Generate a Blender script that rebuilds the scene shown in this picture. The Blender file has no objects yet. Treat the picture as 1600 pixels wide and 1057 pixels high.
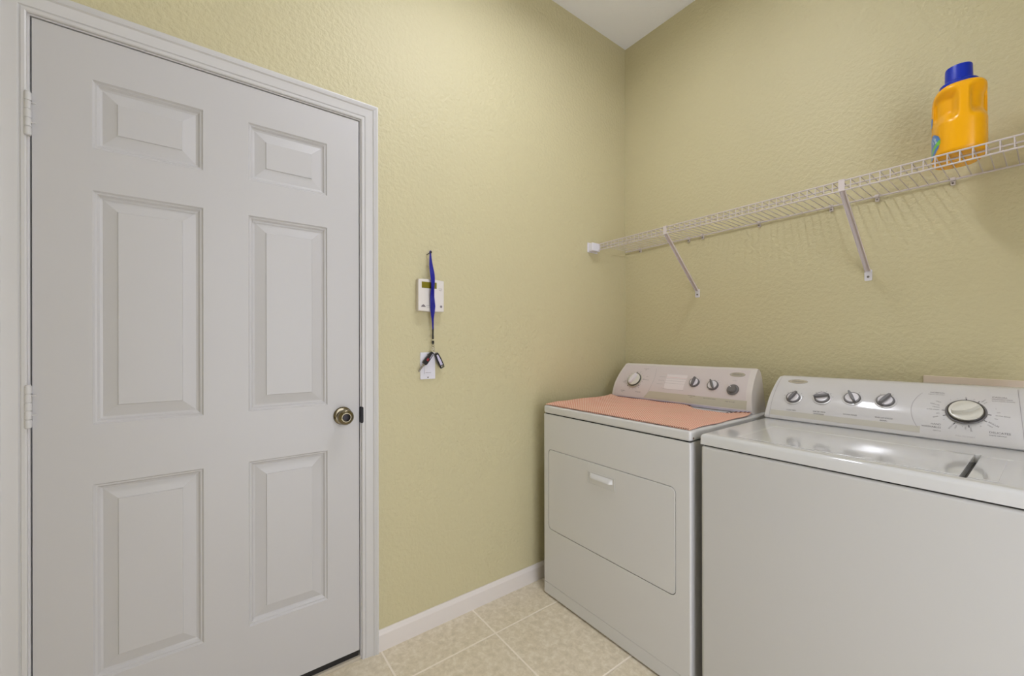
import bpy, bmesh, math, random
from mathutils import Vector, Matrix
random.seed(7)
PI = math.pi
COL = bpy.context.scene.collection
SC = bpy.context.scene

# ---------------------------------------------------------------- camera
YAW = math.radians(36.6915); ROLL = math.radians(-0.102)
fw = Vector((-math.cos(YAW), math.sin(YAW), 0)); rt = Vector((fw.y, -fw.x, 0)); up = Vector((0, 0, 1))
cx_ = math.cos(ROLL) * rt + math.sin(ROLL) * up
cy_ = -math.sin(ROLL) * rt + math.cos(ROLL) * up
cam_d = bpy.data.cameras.new('camera'); cam = bpy.data.objects.new('camera', cam_d); COL.objects.link(cam)
M = Matrix((cx_, cy_, -fw)).transposed().to_4x4(); M.translation = Vector((1.5978, -2.0733, 1.2084))
cam.matrix_world = M
cam_d.sensor_width = 36; cam_d.lens = 632.28 / 1600 * 36; cam_d.shift_y = 10.34 / 1600; cam_d.clip_start = .02
SC.camera = cam

# ---------------------------------------------------------------- world, exposure
w = bpy.data.worlds.new('world'); SC.world = w; w.use_nodes = True
w.node_tree.nodes['Background'].inputs[0].default_value = (0.875, 0.90, 1.0, 1)
w.node_tree.nodes['Background'].inputs[1].default_value = 3.7  # strong even background, feeds fill light through the added wall opening
SC.view_settings.view_transform = 'Standard'; SC.view_settings.look = 'None'
SC.view_settings.gamma = 1; SC.view_settings.exposure = 0.05; SC.view_settings.use_curve_mapping = False
LAMP_STRENGTH = 66.0

# ---------------------------------------------------------------- materials
def lin(r, g, b):
    f = lambda c: (c / 255 / 12.92) if c / 255 <= .04045 else ((c / 255 + .055) / 1.055) ** 2.4
    return (f(r), f(g), f(b), 1)
def mat(name, rgb, rough=.5, metal=0, bump=None, var=None, coat=0, spec=.5, emit=None):
    """bump=(scale, strength, distance, detail)  var=(scale, rgb2, amount)"""
    m = bpy.data.materials.new(name); m.use_nodes = True
    nt = m.node_tree; b = nt.nodes['Principled BSDF']
    b.inputs['Base Color'].default_value = lin(*rgb); b.inputs['Roughness'].default_value = rough
    b.inputs['Metallic'].default_value = metal; b.inputs['Coat Weight'].default_value = coat
    b.inputs['Coat Roughness'].default_value = .05
    b.inputs['Specular IOR Level'].default_value = spec
    if emit:
        b.inputs['Emission Color'].default_value = emit[0]; b.inputs['Emission Strength'].default_value = emit[1]
    tc = nt.nodes.new('ShaderNodeTexCoord')
    if bump:
        n = nt.nodes.new('ShaderNodeTexNoise'); n.inputs['Scale'].default_value = bump[0]; n.inputs['Detail'].default_value = bump[3]
        nt.links.new(tc.outputs['Object'], n.inputs['Vector'])
        bp = nt.nodes.new('ShaderNodeBump'); bp.inputs['Strength'].default_value = bump[1]; bp.inputs['Distance'].default_value = bump[2]
        nt.links.new(n.outputs['Fac'], bp.inputs['Height']); nt.links.new(bp.outputs[0], b.inputs['Normal'])
    if var:
        n = nt.nodes.new('ShaderNodeTexNoise'); n.inputs['Scale'].default_value = var[0]; n.inputs['Detail'].default_value = 4
        nt.links.new(tc.outputs['Object'], n.inputs['Vector'])
        mx = nt.nodes.new('ShaderNodeMix'); mx.data_type = 'RGBA'
        mx.inputs[6].default_value = lin(*rgb); mx.inputs[7].default_value = lin(*var[1])
        mr = nt.nodes.new('ShaderNodeMapRange'); mr.inputs[1].default_value = .35; mr.inputs[2].default_value = .7; mr.inputs[4].default_value = var[2]
        nt.links.new(n.outputs['Fac'], mr.inputs[0]); nt.links.new(mr.outputs[0], mx.inputs[0]); nt.links.new(mx.outputs[2], b.inputs['Base Color'])
    return m

def wall_material():
    m = mat('yellow_textured_paint', (202, 193, 154), .55)
    nt = m.node_tree; b = nt.nodes['Principled BSDF']
    tc = nt.nodes.new('ShaderNodeTexCoord')
    n1 = nt.nodes.new('ShaderNodeTexNoise'); n1.inputs['Scale'].default_value = 62; n1.inputs['Detail'].default_value = 2.5; n1.inputs['Distortion'].default_value = .15
    r = nt.nodes.new('ShaderNodeValToRGB'); r.color_ramp.elements[0].position = .36; r.color_ramp.elements[1].position = .64
    n2 = nt.nodes.new('ShaderNodeTexNoise'); n2.inputs['Scale'].default_value = 160; n2.inputs['Detail'].default_value = 2
    ad = nt.nodes.new('ShaderNodeMath'); ad.operation = 'MULTIPLY_ADD'; ad.inputs[1].default_value = .35
    bp = nt.nodes.new('ShaderNodeBump'); bp.inputs['Strength'].default_value = .55; bp.inputs['Distance'].default_value = .0022
    L = nt.links.new
    L(tc.outputs['Object'], n1.inputs['Vector']); L(tc.outputs['Object'], n2.inputs['Vector'])
    L(n1.outputs['Fac'], r.inputs[0]); L(n2.outputs['Fac'], ad.inputs[0]); L(r.outputs[0], ad.inputs[2])
    L(ad.outputs[0], bp.inputs['Height']); L(bp.outputs[0], b.inputs['Normal'])
    return m

def tile_material():
    m = mat('beige_ceramic_tile', (222, 212, 192), .38)
    nt = m.node_tree; b = nt.nodes['Principled BSDF']; L = nt.links.new
    tc = nt.nodes.new('ShaderNodeTexCoord'); mp = nt.nodes.new('ShaderNodeMapping')
    S = .4165
    mp.inputs['Location'].default_value = (-.198 + S * 4, 1.1185 + S * 10, 0)
    L(tc.outputs['Object'], mp.inputs[0])
    sx = nt.nodes.new('ShaderNodeSeparateXYZ'); L(mp.outputs[0], sx.inputs[0])
    def edge(o):
        a = nt.nodes.new('ShaderNodeMath'); a.operation = 'PINGPONG'; a.inputs[1].default_value = S / 2; L(o, a.inputs[0])
        return a.outputs[0]
    mn = nt.nodes.new('ShaderNodeMath'); mn.operation = 'MINIMUM'; L(edge(sx.outputs[0]), mn.inputs[0]); L(edge(sx.outputs[1]), mn.inputs[1])
    mr = nt.nodes.new('ShaderNodeMapRange'); mr.inputs[1].default_value = .0028; mr.inputs[2].default_value = .0045; L(mn.outputs[0], mr.inputs[0])
    n1 = nt.nodes.new('ShaderNodeTexNoise'); n1.inputs['Scale'].default_value = 38; n1.inputs['Detail'].default_value = 9; n1.inputs['Distortion'].default_value = .35; n1.inputs['Roughness'].default_value = .68
    L(tc.outputs['Object'], n1.inputs['Vector'])
    cr = nt.nodes.new('ShaderNodeValToRGB'); e = cr.color_ramp.elements
    e[0].position = .34; e[0].color = lin(208, 197, 172); e[1].position = .66; e[1].color = lin(236, 227, 208)
    k = cr.color_ramp.elements.new(.5); k.color = lin(222, 210, 186)
    L(n1.outputs['Fac'], cr.inputs[0])
    mx = nt.nodes.new('ShaderNodeMix'); mx.data_type = 'RGBA'; mx.inputs[6].default_value = lin(246, 236, 220)
    L(mr.outputs[0], mx.inputs[0]); L(cr.outputs[0], mx.inputs[7]); L(mx.outputs[2], b.inputs['Base Color'])
    bp = nt.nodes.new('ShaderNodeBump'); bp.inputs['Strength'].default_value = .5; bp.inputs['Distance'].default_value = .002
    ad = nt.nodes.new('ShaderNodeMath'); ad.operation = 'MULTIPLY_ADD'; ad.inputs[1].default_value = .25
    L(n1.outputs['Fac'], ad.inputs[0]); L(mr.outputs[0], ad.inputs[2]); L(ad.outputs[0], bp.inputs['Height']); L(bp.outputs[0], b.inputs['Normal'])
    return m

def mat_check():
    """red and cream perforated check of the cloth on the dryer"""
    m = mat('red_checked_cloth', (214, 140, 115), .8)
    nt = m.node_tree; b = nt.nodes['Principled BSDF']; L = nt.links.new
    tc = nt.nodes.new('ShaderNodeTexCoord'); ck = nt.nodes.new('ShaderNodeTexChecker')
    ck.inputs['Scale'].default_value = 167
    ck.inputs['Color1'].default_value = lin(214, 126, 104); ck.inputs['Color2'].default_value = lin(238, 212, 192)
    mp = nt.nodes.new('ShaderNodeMapping'); mp.inputs['Rotation'].default_value = (0, 0, .03); mp.inputs['Location'].default_value = (0, 0, .0001)
    L(tc.outputs['UV'], mp.inputs[0]); L(mp.outputs[0], ck.inputs['Vector'])
    n = nt.nodes.new('ShaderNodeTexNoise'); n.inputs['Scale'].default_value = 9; L(tc.outputs['UV'], n.inputs['Vector'])
    mx = nt.nodes.new('ShaderNodeMix'); mx.data_type = 'RGBA'; mx.inputs[7].default_value = lin(218, 178, 152)
    mr = nt.nodes.new('ShaderNodeMapRange'); mr.inputs[1].default_value = .4; mr.inputs[2].default_value = .65; mr.inputs[4].default_value = .35
    L(n.outputs['Fac'], mr.inputs[0]); L(mr.outputs[0], mx.inputs[0]); L(ck.outputs['Color'], mx.inputs[6]); L(mx.outputs[2], b.inputs['Base Color'])
    return m

def enamel_with_stains(name, rgb, spots, rough=.3):
    """white enamel with brown rust marks at given object-space points ((x,y,z), radius)"""
    m = mat(name, rgb, rough)
    nt = m.node_tree; b = nt.nodes['Principled BSDF']; L = nt.links.new
    tc = nt.nodes.new('ShaderNodeTexCoord'); prev = None
    nz = nt.nodes.new('ShaderNodeTexNoise'); nz.inputs['Scale'].default_value = 260; L(tc.outputs['Object'], nz.inputs['Vector'])
    for p, r in spots:
        d = nt.nodes.new('ShaderNodeVectorMath'); d.operation = 'DISTANCE'; d.inputs[1].default_value = p; L(tc.outputs['Object'], d.inputs[0])
        a = nt.nodes.new('ShaderNodeMath'); a.operation = 'MULTIPLY_ADD'; a.inputs[1].default_value = r * 1.4; L(nz.outputs['Fac'], a.inputs[0]); L(d.outputs['Value'], a.inputs[2])
        mr = nt.nodes.new('ShaderNodeMapRange'); mr.inputs[1].default_value = r * 1.45; mr.inputs[2].default_value = r * 1.9; mr.inputs[3].default_value = 1; mr.inputs[4].default_value = 0
        L(a.outputs[0], mr.inputs[0])
        if prev is None: prev = mr.outputs[0]
        else:
            mxx = nt.nodes.new('ShaderNodeMath'); mxx.operation = 'MAXIMUM'; L(prev, mxx.inputs[0]); L(mr.outputs[0], mxx.inputs[1]); prev = mxx.outputs[0]
    mx = nt.nodes.new('ShaderNodeMix'); mx.data_type = 'RGBA'; mx.inputs[6].default_value = lin(*rgb); mx.inputs[7].default_value = lin(96, 60, 30)
    L(prev, mx.inputs[0]); L(mx.outputs[2], b.inputs['Base Color'])
    return m

WALL = wall_material(); TILE = tile_material()
CEIL = mat('white_ceiling_paint', (246, 247, 252), .8, bump=(90, .3, .002, 3))
TRIM = mat('white_trim_paint', (208, 206, 204), .38)
BASEM = mat('white_baseboard_paint', (226, 219, 213), .4)
DOORM = mat('white_door_paint', (198, 196, 195), .42, bump=(300, .05, .0005, 2))
ENAM = mat('white_enamel', (213, 212, 211), .3)
GLOSS = mat('glossy_white_enamel', (212, 212, 212), .07, coat=.4)
DRYTOP = None
PLW = mat('white_console_plastic', (214, 207, 202), .3)
PLG = mat('glossy_console_plastic', (210, 208, 208), .13, coat=.3)
PANP = mat('pinkish_panel_print', (208, 198, 197), .35)
BEIGE = mat('beige_panel_band', (190, 184, 166), .35)
LILAC = mat('lilac_strip', (196, 188, 204), .3)
INK = mat('dark_grey_print', (92, 88, 90), .6)
INKL = mat('light_grey_print', (165, 160, 162), .6)
INKR = mat('faded_red_print', (214, 140, 140), .6)
KGREY = mat('grey_knob_plastic', (106, 103, 103), .35)
KDARK = mat('dark_knob_plastic', (58, 54, 50), .35)
KCREAM = mat('cream_knob_plastic', (214, 211, 200), .25)
KWHITE = mat('white_knob_insert', (226, 222, 226), .2)
NICKEL = mat('aged_nickel', (134, 125, 104), .16, 1)
BLACK = mat('black_plastic', (18, 17, 18), .4)
DARK = mat('dark_gap', (30, 28, 26), .8)
STRIKE = mat('dark_bronze_plate', (26, 22, 24), .35, .6)
WIRE = mat('white_vinyl_wire', (206, 197, 194), .4)
BRACE = mat('white_painted_steel', (214, 204, 202), .45)
SCREW = mat('steel_screw', (120, 116, 112), .4, .8)
YEL = mat('yellow_jug_plastic', (250, 178, 2), .26)
BLUE = mat('blue_cap_plastic', (4, 44, 178), .35)
LBLUE = mat('blue_label', (60, 130, 215), .3)
LGREEN = mat('green_label', (110, 200, 70), .3)
LWHITE = mat('white_label', (200, 225, 245), .3)
STRAP = mat('blue_lanyard_webbing', (8, 10, 140), .6, bump=(900, .3, .0005, 1))
STRAPL = mat('pale_blue_webbing', (120, 120, 200), .6)
SILVER = mat('silver_metal', (190, 186, 180), .25, 1)
LCD = mat('olive_display', (128, 118, 30), .25)
PLATE = mat('white_switch_plastic', (224, 222, 230), .35)
THERM = mat('thermostat_plastic', (226, 220, 214), .4)
BOXP = mat('beige_outlet_box_plastic', (222, 206, 188), .5)
REDM = mat('red_button', (150, 30, 40), .4)
LILP = mat('pale_lilac_fob_face', (196, 190, 214), .3)
LAMPM = mat('lamp_diffuser', (255, 255, 255), .5, emit=((.875, .90, 1.0, 1), LAMP_STRENGTH))

# ---------------------------------------------------------------- helpers
def link(o): COL.objects.link(o); return o
def root_loc(p):
    v = Vector((0, 0, 0))
    while p is not None: v += Vector(p.location); p = p.parent
    return v
def obj(name, bm, m, parent=None, smooth=35, kind=None, recalc=True):
    """geometry is written in world coordinates; the mesh is moved into its parent's frame"""
    if recalc: bmesh.ops.recalc_face_normals(bm, faces=bm.faces)
    me = bpy.data.meshes.new(name)
    if parent is not None:
        bm.transform(Matrix.Translation(-root_loc(parent)))
    bm.to_mesh(me); bm.free()
    for x in (m if isinstance(m, (list, tuple)) else [m]): me.materials.append(x)
    if smooth:
        for p in me.polygons: p.use_smooth = True
        me.set_sharp_from_angle(angle=math.radians(smooth))
    o = link(bpy.data.objects.new(name, me))
    if smooth:
        wn = o.modifiers.new('normals', 'WEIGHTED_NORMAL'); wn.keep_sharp = True
    if parent is not None: o.parent = parent
    if kind: o['kind'] = kind
    return o
def thing(name, label, cat, loc, group=None):
    o = link(bpy.data.objects.new(name, None)); o.location = loc; o.empty_display_size = .05
    o['label'] = label; o['category'] = cat
    if group: o['group'] = group
    return o
def tag(o, label, cat, group=None):
    o['label'] = label; o['category'] = cat
    if group: o['group'] = group
    return o
def struct(o): o['kind'] = 'structure'; return o
def BM(): return bmesh.new()
def box(bm, x0, x1, y0, y1, z0, z1, bev=0, seg=2, mi=0):
    r = bmesh.ops.create_cube(bm, size=1); vs = r['verts']
    for v in vs: v.co = Vector(((x0 + x1) / 2 + v.co.x * (x1 - x0), (y0 + y1) / 2 + v.co.y * (y1 - y0), (z0 + z1) / 2 + v.co.z * (z1 - z0)))
    fs = set(f for v in vs for f in v.link_faces)
    for f in fs: f.material_index = mi
    if bev:
        es = list(set(e for v in vs for e in v.link_edges))
        bmesh.ops.bevel(bm, geom=es, offset=bev, segments=seg, profile=.5, affect='EDGES', clamp_overlap=True)
    return bm
def tube(bm, pts, r, n=8, cap=True, mi=0):
    pts = [Vector(p) for p in pts]; rings = []
    prevn = None
    for i, p in enumerate(pts):
        d = (pts[min(i + 1, len(pts) - 1)] - pts[max(i - 1, 0)]).normalized()
        a = Vector((0, 0, 1)) if abs(d.z) < .9 else Vector((1, 0, 0))
        if prevn is None: u = d.cross(a).normalized()
        else: u = (prevn - d * prevn.dot(d)).normalized()
        prevn = u; v = d.cross(u)
        rr = r[i] if isinstance(r, (list, tuple)) else r
        rings.append([bm.verts.new(p + (u * math.cos(2 * PI * k / n) + v * math.sin(2 * PI * k / n)) * rr) for k in range(n)])
    for a, b in zip(rings[:-1], rings[1:]):
        for k in range(n):
            f = bm.faces.new((a[k], a[(k + 1) % n], b[(k + 1) % n], b[k])); f.material_index = mi
    if cap:
        bm.faces.new(rings[0]).material_index = mi; bm.faces.new(rings[-1][::-1]).material_index = mi
    return bm
def lathe(bm, prof, origin, axis, n=32, xdir=None, sx=1, sy=1, mi=0):
    """prof = [(radius, height)], revolved about axis from origin; closed with caps"""
    ax = Vector(axis).normalized(); o = Vector(origin)
    u = Vector(xdir) if xdir is not None else (Vector((1, 0, 0)) if abs(ax.x) < .9 else Vector((0, 1, 0)))
    u = (u - ax * u.dot(ax)).normalized(); v = ax.cross(u)
    rings = []
    for r, h in prof:
        rings.append([bm.verts.new(o + ax * h + (u * math.cos(2 * PI * k / n) * sx + v * math.sin(2 * PI * k / n) * sy) * max(r, 1e-5)) for k in range(n)])
    for a, b in zip(rings[:-1], rings[1:]):
        for k in range(n):
            bm.faces.new((a[k], a[(k + 1) % n], b[(k + 1) % n], b[k])).material_index = mi
    bm.faces.new(rings[0][::-1]).material_index = mi; bm.faces.new(rings[-1]).material_index = mi
    return bm
def rrect(x0, x1, z0, z1, r, n=6):
    out = []
    for cx, cz, a0 in ((x1 - r, z1 - r, 0), (x0 + r, z1 - r, 90), (x0 + r, z0 + r, 180), (x1 - r, z0 + r, 270)):
        for k in range(n + 1):
            a = math.radians(a0 + 90 * k / n); out.append((cx + r * math.cos(a), cz + r * math.sin(a)))
    return out
def stack_loops(bm, loops, cap0=True, cap1=True, mi=0):
    """loops: list of equal-length lists of 3D points, joined into a skin"""
    rings = [[bm.verts.new(p) for p in L] for L in loops]; n = len(rings[0])
    for a, b in zip(rings[:-1], rings[1:]):
        for k in range(n): bm.faces.new((a[k], a[(k + 1) % n], b[(k + 1) % n], b[k])).material_index = mi
    if cap0: bm.faces.new(rings[0][::-1]).material_index = mi
    if cap1: bm.faces.new(rings[-1]).material_index = mi
    return bm
def grid_faces(bm, P, mi=0):
    V = [[bm.verts.new(p) for p in row] for row in P]
    for i in range(len(V) - 1):
        for j in range(len(V[0]) - 1):
            f = bm.faces.new((V[i][j], V[i + 1][j], V[i + 1][j + 1], V[i][j + 1])); f.material_index = mi if not callable(mi) else mi(i, j)
    return V

# ---------------------------------------------------------------- room
RX, FY, H = 2.30, -3.10, 3.042          # far side wall, wall behind the camera, ceiling height
TH = .12
DY0, DY1, DZ0, DZ1 = -2.447, -1.616, .037, 2.067      # door slab
JY0, JY1, JZ = DY0 - .0035, DY1 + .0035, DZ1 + .0035       # jamb faces
bm = BM(); box(bm, -TH, RX + TH, FY - TH, TH, -.1, 0)
struct(obj('floor', bm, TILE, smooth=0))
bm = BM(); box(bm, -TH, RX + TH, FY - TH, TH, H, H + .1)
struct(obj('ceiling', bm, CEIL, smooth=0))
bm = BM()
box(bm, -TH, 0, FY, JY0 - .02, 0, H); box(bm, -TH, 0, JY1 + .02, 0, 0, H); box(bm, -TH, 0, JY0 - .02, JY1 + .02, JZ + .02, H)
struct(obj('wall_left', bm, WALL, smooth=0))
bm = BM(); box(bm, -TH, RX + TH, 0, TH, 0, H)
struct(obj('wall_back', bm, WALL, smooth=0))
bm = BM(); box(bm, RX, RX + TH, FY - TH, -2.15, 0, H); box(bm, RX, RX + TH, -1.00, 0, 0, H); box(bm, RX, RX + TH, -2.15, -1.00, 2.3, H)   # unseen opening, added to let world light in as fill
struct(obj('wall_right', bm, WALL, smooth=0))
bm = BM(); box(bm, -TH, RX, FY - TH, FY, 0, H)
struct(obj('wall_front', bm, WALL, smooth=0))

def baseboard(name, p0, p1, inward):
    """profile swept along a straight wall line; inward = unit vector into the room"""
    prof = [(0, 0), (.013, 0), (.013, .062), (.0115, .066), (.008, .070), (.0075, .075), (.004, .0805), (0, .081)]
    bm = BM(); a = Vector(p0); b = Vector(p1); w_ = Vector(inward)
    stack_loops(bm, [[q + w_ * d + Vector((0, 0, z)) for d, z in prof] for q in (a, b)])
    return struct(obj(name, bm, BASEM, smooth=40))
baseboard('baseboard_left', (0, JY1 + .0635, 0), (0, 0, 0), (1, 0, 0))
baseboard('baseboard_back', (.013, 0, 0), (RX, 0, 0), (0, -1, 0))
baseboard('baseboard_right', (RX, -1.00, 0), (RX, -.013, 0), (-1, 0, 0))

# ---- door casing (mitred colonial profile)
def casing():
    prof = [(0, 0), (0, .008), (.003, .0100), (.009, .0105), (.0105, .0070), (.0125, .0070), (.015, .0100), (.021, .0112), (.030, .0122), (.041, .0150),
            (.0455, .0190), (.0470, .0155), (.0485, .0155), (.052, .0175), (.0575, .0195), (.0610, .0185), (.0625, .0155), (.0625, 0)]
    rv = .004
    loops = []
    for d, h in prof:
        e = rv + d
        loops.append([(h, JY0 - e, 0), (h, JY0 - e, JZ + e), (h, JY1 + e, JZ + e), (h, JY1 + e, 0)])
    bm = BM(); V = [[bm.verts.new(p) for p in L] for L in loops]; n = len(V)
    for i in range(n):
        a, b = V[i], V[(i + 1) % n]
        for k in range(3): bm.faces.new((a[k], b[k], b[k + 1], a[k + 1]))
    bm.faces.new([V[i][0] for i in range(n)]); bm.faces.new([V[i][3] for i in range(n)][::-1])
    return obj('trim_1', bm, TRIM, smooth=25)
struct(casing())
bm = BM()
box(bm, -TH, 0, JY0 - .02, JY0, 0, JZ + .02); box(bm, -TH, 0, JY1, JY1 + .02, 0, JZ + .02); box(bm, -TH, 0, JY0, JY1, JZ, JZ + .02)
box(bm, -TH, -.040, JY0, JY0 + .016, 0, JZ); box(bm, -TH, -.040, JY1 - .016, JY1, 0, JZ); box(bm, -TH, -.040, JY0, JY1, JZ - .016, JZ)
jamb = struct(obj('trim_2', bm, TRIM, smooth=0))
# curved dark strike plate let into the jamb
bm = BM()
prof = rrect(JY1 - .001, JY1 + .0095, .909, .971, .0048, 6)
stack_loops(bm, [[(x, p[0], p[1]) for p in prof] for x in (-.004, .0116, .0121)])
obj('strike_plate', bm, STRIKE, parent=jamb)

# ---- threshold under the door
bm = BM(); box(bm, -.11, .004, JY0, JY1, 0, .013, .002)
struct(obj('trim_3', bm, mat('beige_threshold', (196, 186, 168), .4)))

# ---- six panel door
def six_panel_door():
    ys = [(-2.336, -2.091), (-1.972, -1.729)]
    zs = [(.273, .821), (.988, 1.640), (1.757, 1.948)]
    bm = BM()
    cols = [DY0, ys[0][0], ys[0][1], ys[1][0], ys[1][1], DY1]
    rows = [DZ0, zs[0][0], zs[0][1], zs[1][0], zs[1][1], zs[2][0], zs[2][1], DZ1]
    g = {}
    def gv(i, j):
        if (i, j) not in g: g[(i, j)] = bm.verts.new((0, cols[i], rows[j]))
        return g[(i, j)]
    prof = [(.0040, -.0050), (.0080, -.0058), (.0130, -.0120), (.0185, -.0138), (.0500, -.0052), (.0516, -.0022)]
    for i in range(5):
        for j in range(7):
            c = [gv(i, j), gv(i + 1, j), gv(i + 1, j + 1), gv(i, j + 1)]
            if i in (1, 3) and j in (1, 3, 5):
                prev = c
                for ins, d in prof:
                    y0, y1, z0, z1 = cols[i] + ins, cols[i + 1] - ins, rows[j] + ins, rows[j + 1] - ins
                    nx = [bm.verts.new((d, a, b)) for a, b in ((y0, z0), (y1, z0), (y1, z1), (y0, z1))]
                    for k in range(4): bm.faces.new((prev[k], prev[(k + 1) % 4], nx[(k + 1) % 4], nx[k]))
                    prev = nx
                bm.faces.new(prev)
            else: bm.faces.new(c)
    # edges and back
    bk = [bm.verts.new((-.036, a, b)) for a, b in ((DY0, DZ0), (DY1, DZ0), (DY1, DZ1), (DY0, DZ1))]
    bot = [gv(i, 0) for i in range(6)]; top = [gv(i, 7) for i in range(6)]
    lf = [gv(0, j) for j in range(8)]; rg = [gv(5, j) for j in range(8)]
    bm.faces.new(bot + [bk[1], bk[0]]); bm.faces.new(top + [bk[2], bk[3]]); bm.faces.new(lf + [bk[3], bk[0]]); bm.faces.new(rg + [bk[2], bk[1]])
    bm.faces.new(bk)
    d = obj('door_1', bm, DOORM, smooth=20)
    return struct(d)
door = six_panel_door()
bm = BM(); box(bm, -.034, -.006, DY0 + .004, DY1 - .002, .0135, DZ0)
obj('door_sweep', bm, BLACK, parent=door)
# knob with keyed centre
bm = BM(); O = (0, -1.676, .943)
lathe(bm, [(.0335, 0), (.0335, .003), (.032, .006), (.028, .008), (.015, .010), (.0135, .018), (.015, .023), (.0225, .027), (.0275, .034), (.0288, .041), (.0275, .048), (.023, .0525), (.0175, .054), (.0165, .0552), (.0145, .0552), (.0125, .0520)], O, (1, 0, 0), 40)
kn = obj('door_knob', bm, NICKEL, parent=door)
bm = BM(); lathe(bm, [(.0123, .050), (.0123, .0530), (.0100, .0538), (.004, .0538)], O, (1, 0, 0), 28)
obj('keyhole', bm, mat('dark_lock_face', (38, 34, 36), .3, .7), parent=kn)
def hinge(z0, z1):
    bm = BM(); n = 5; h = (z1 - z0) / n
    for k in range(n):
        lathe(bm, [(.0062, k * h + .0006), (.0070, k * h + .0014), (.0070, (k + 1) * h - .0014), (.0062, (k + 1) * h - .0006)], (.0075, -2.4525, z0), (0, 0, 1), 20)
    tube(bm, [(.0075, -2.4525, z0 - .001), (.0075, -2.4525, z1 + .002)], .0055, 14)
    o = obj('hinge', bm, TRIM, parent=door)
    bm = BM()
    for f in (.30, .76): box(bm, .0085, .0115, -2.4475, -2.4370, z0 + f * (z1 - z0) - .0015, z0 + f * (z1 - z0) + .0015, .0008)
    obj('hinge_tab', bm, TRIM, parent=o)
hinge(1.754, 1.866); hinge(.994, 1.104); hinge(.20, .31)

# ---------------------------------------------------------------- ceiling lamp (behind and above the camera's view)
LX, LY = .78, -1.15
lamp = thing('ceiling_light', 'long slim white light fixture on the ceiling', 'light', (LX, LY, H))
bm = BM(); box(bm, LX - .07, LX + .07, LY - .33, LY + .33, H - .03, H, .004)
for a, b, c, d in ((-.070, -.062, -.33, .33), (.062, .070, -.33, .33), (-.07, .07, -.33, -.322), (-.07, .07, .322, .33)): box(bm, LX + a, LX + b, LY + c, LY + d, H - .068, H - .028, .002)  # rims added to keep sideways lamp light off the upper walls
obj('housing', bm, TRIM, parent=lamp)
bm = BM(); box(bm, LX - .045, LX + .045, LY - .31, LY + .31, H - .060, H - .0302, .004, 2)
obj('diffuser', bm, LAMPM, parent=lamp)

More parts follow.
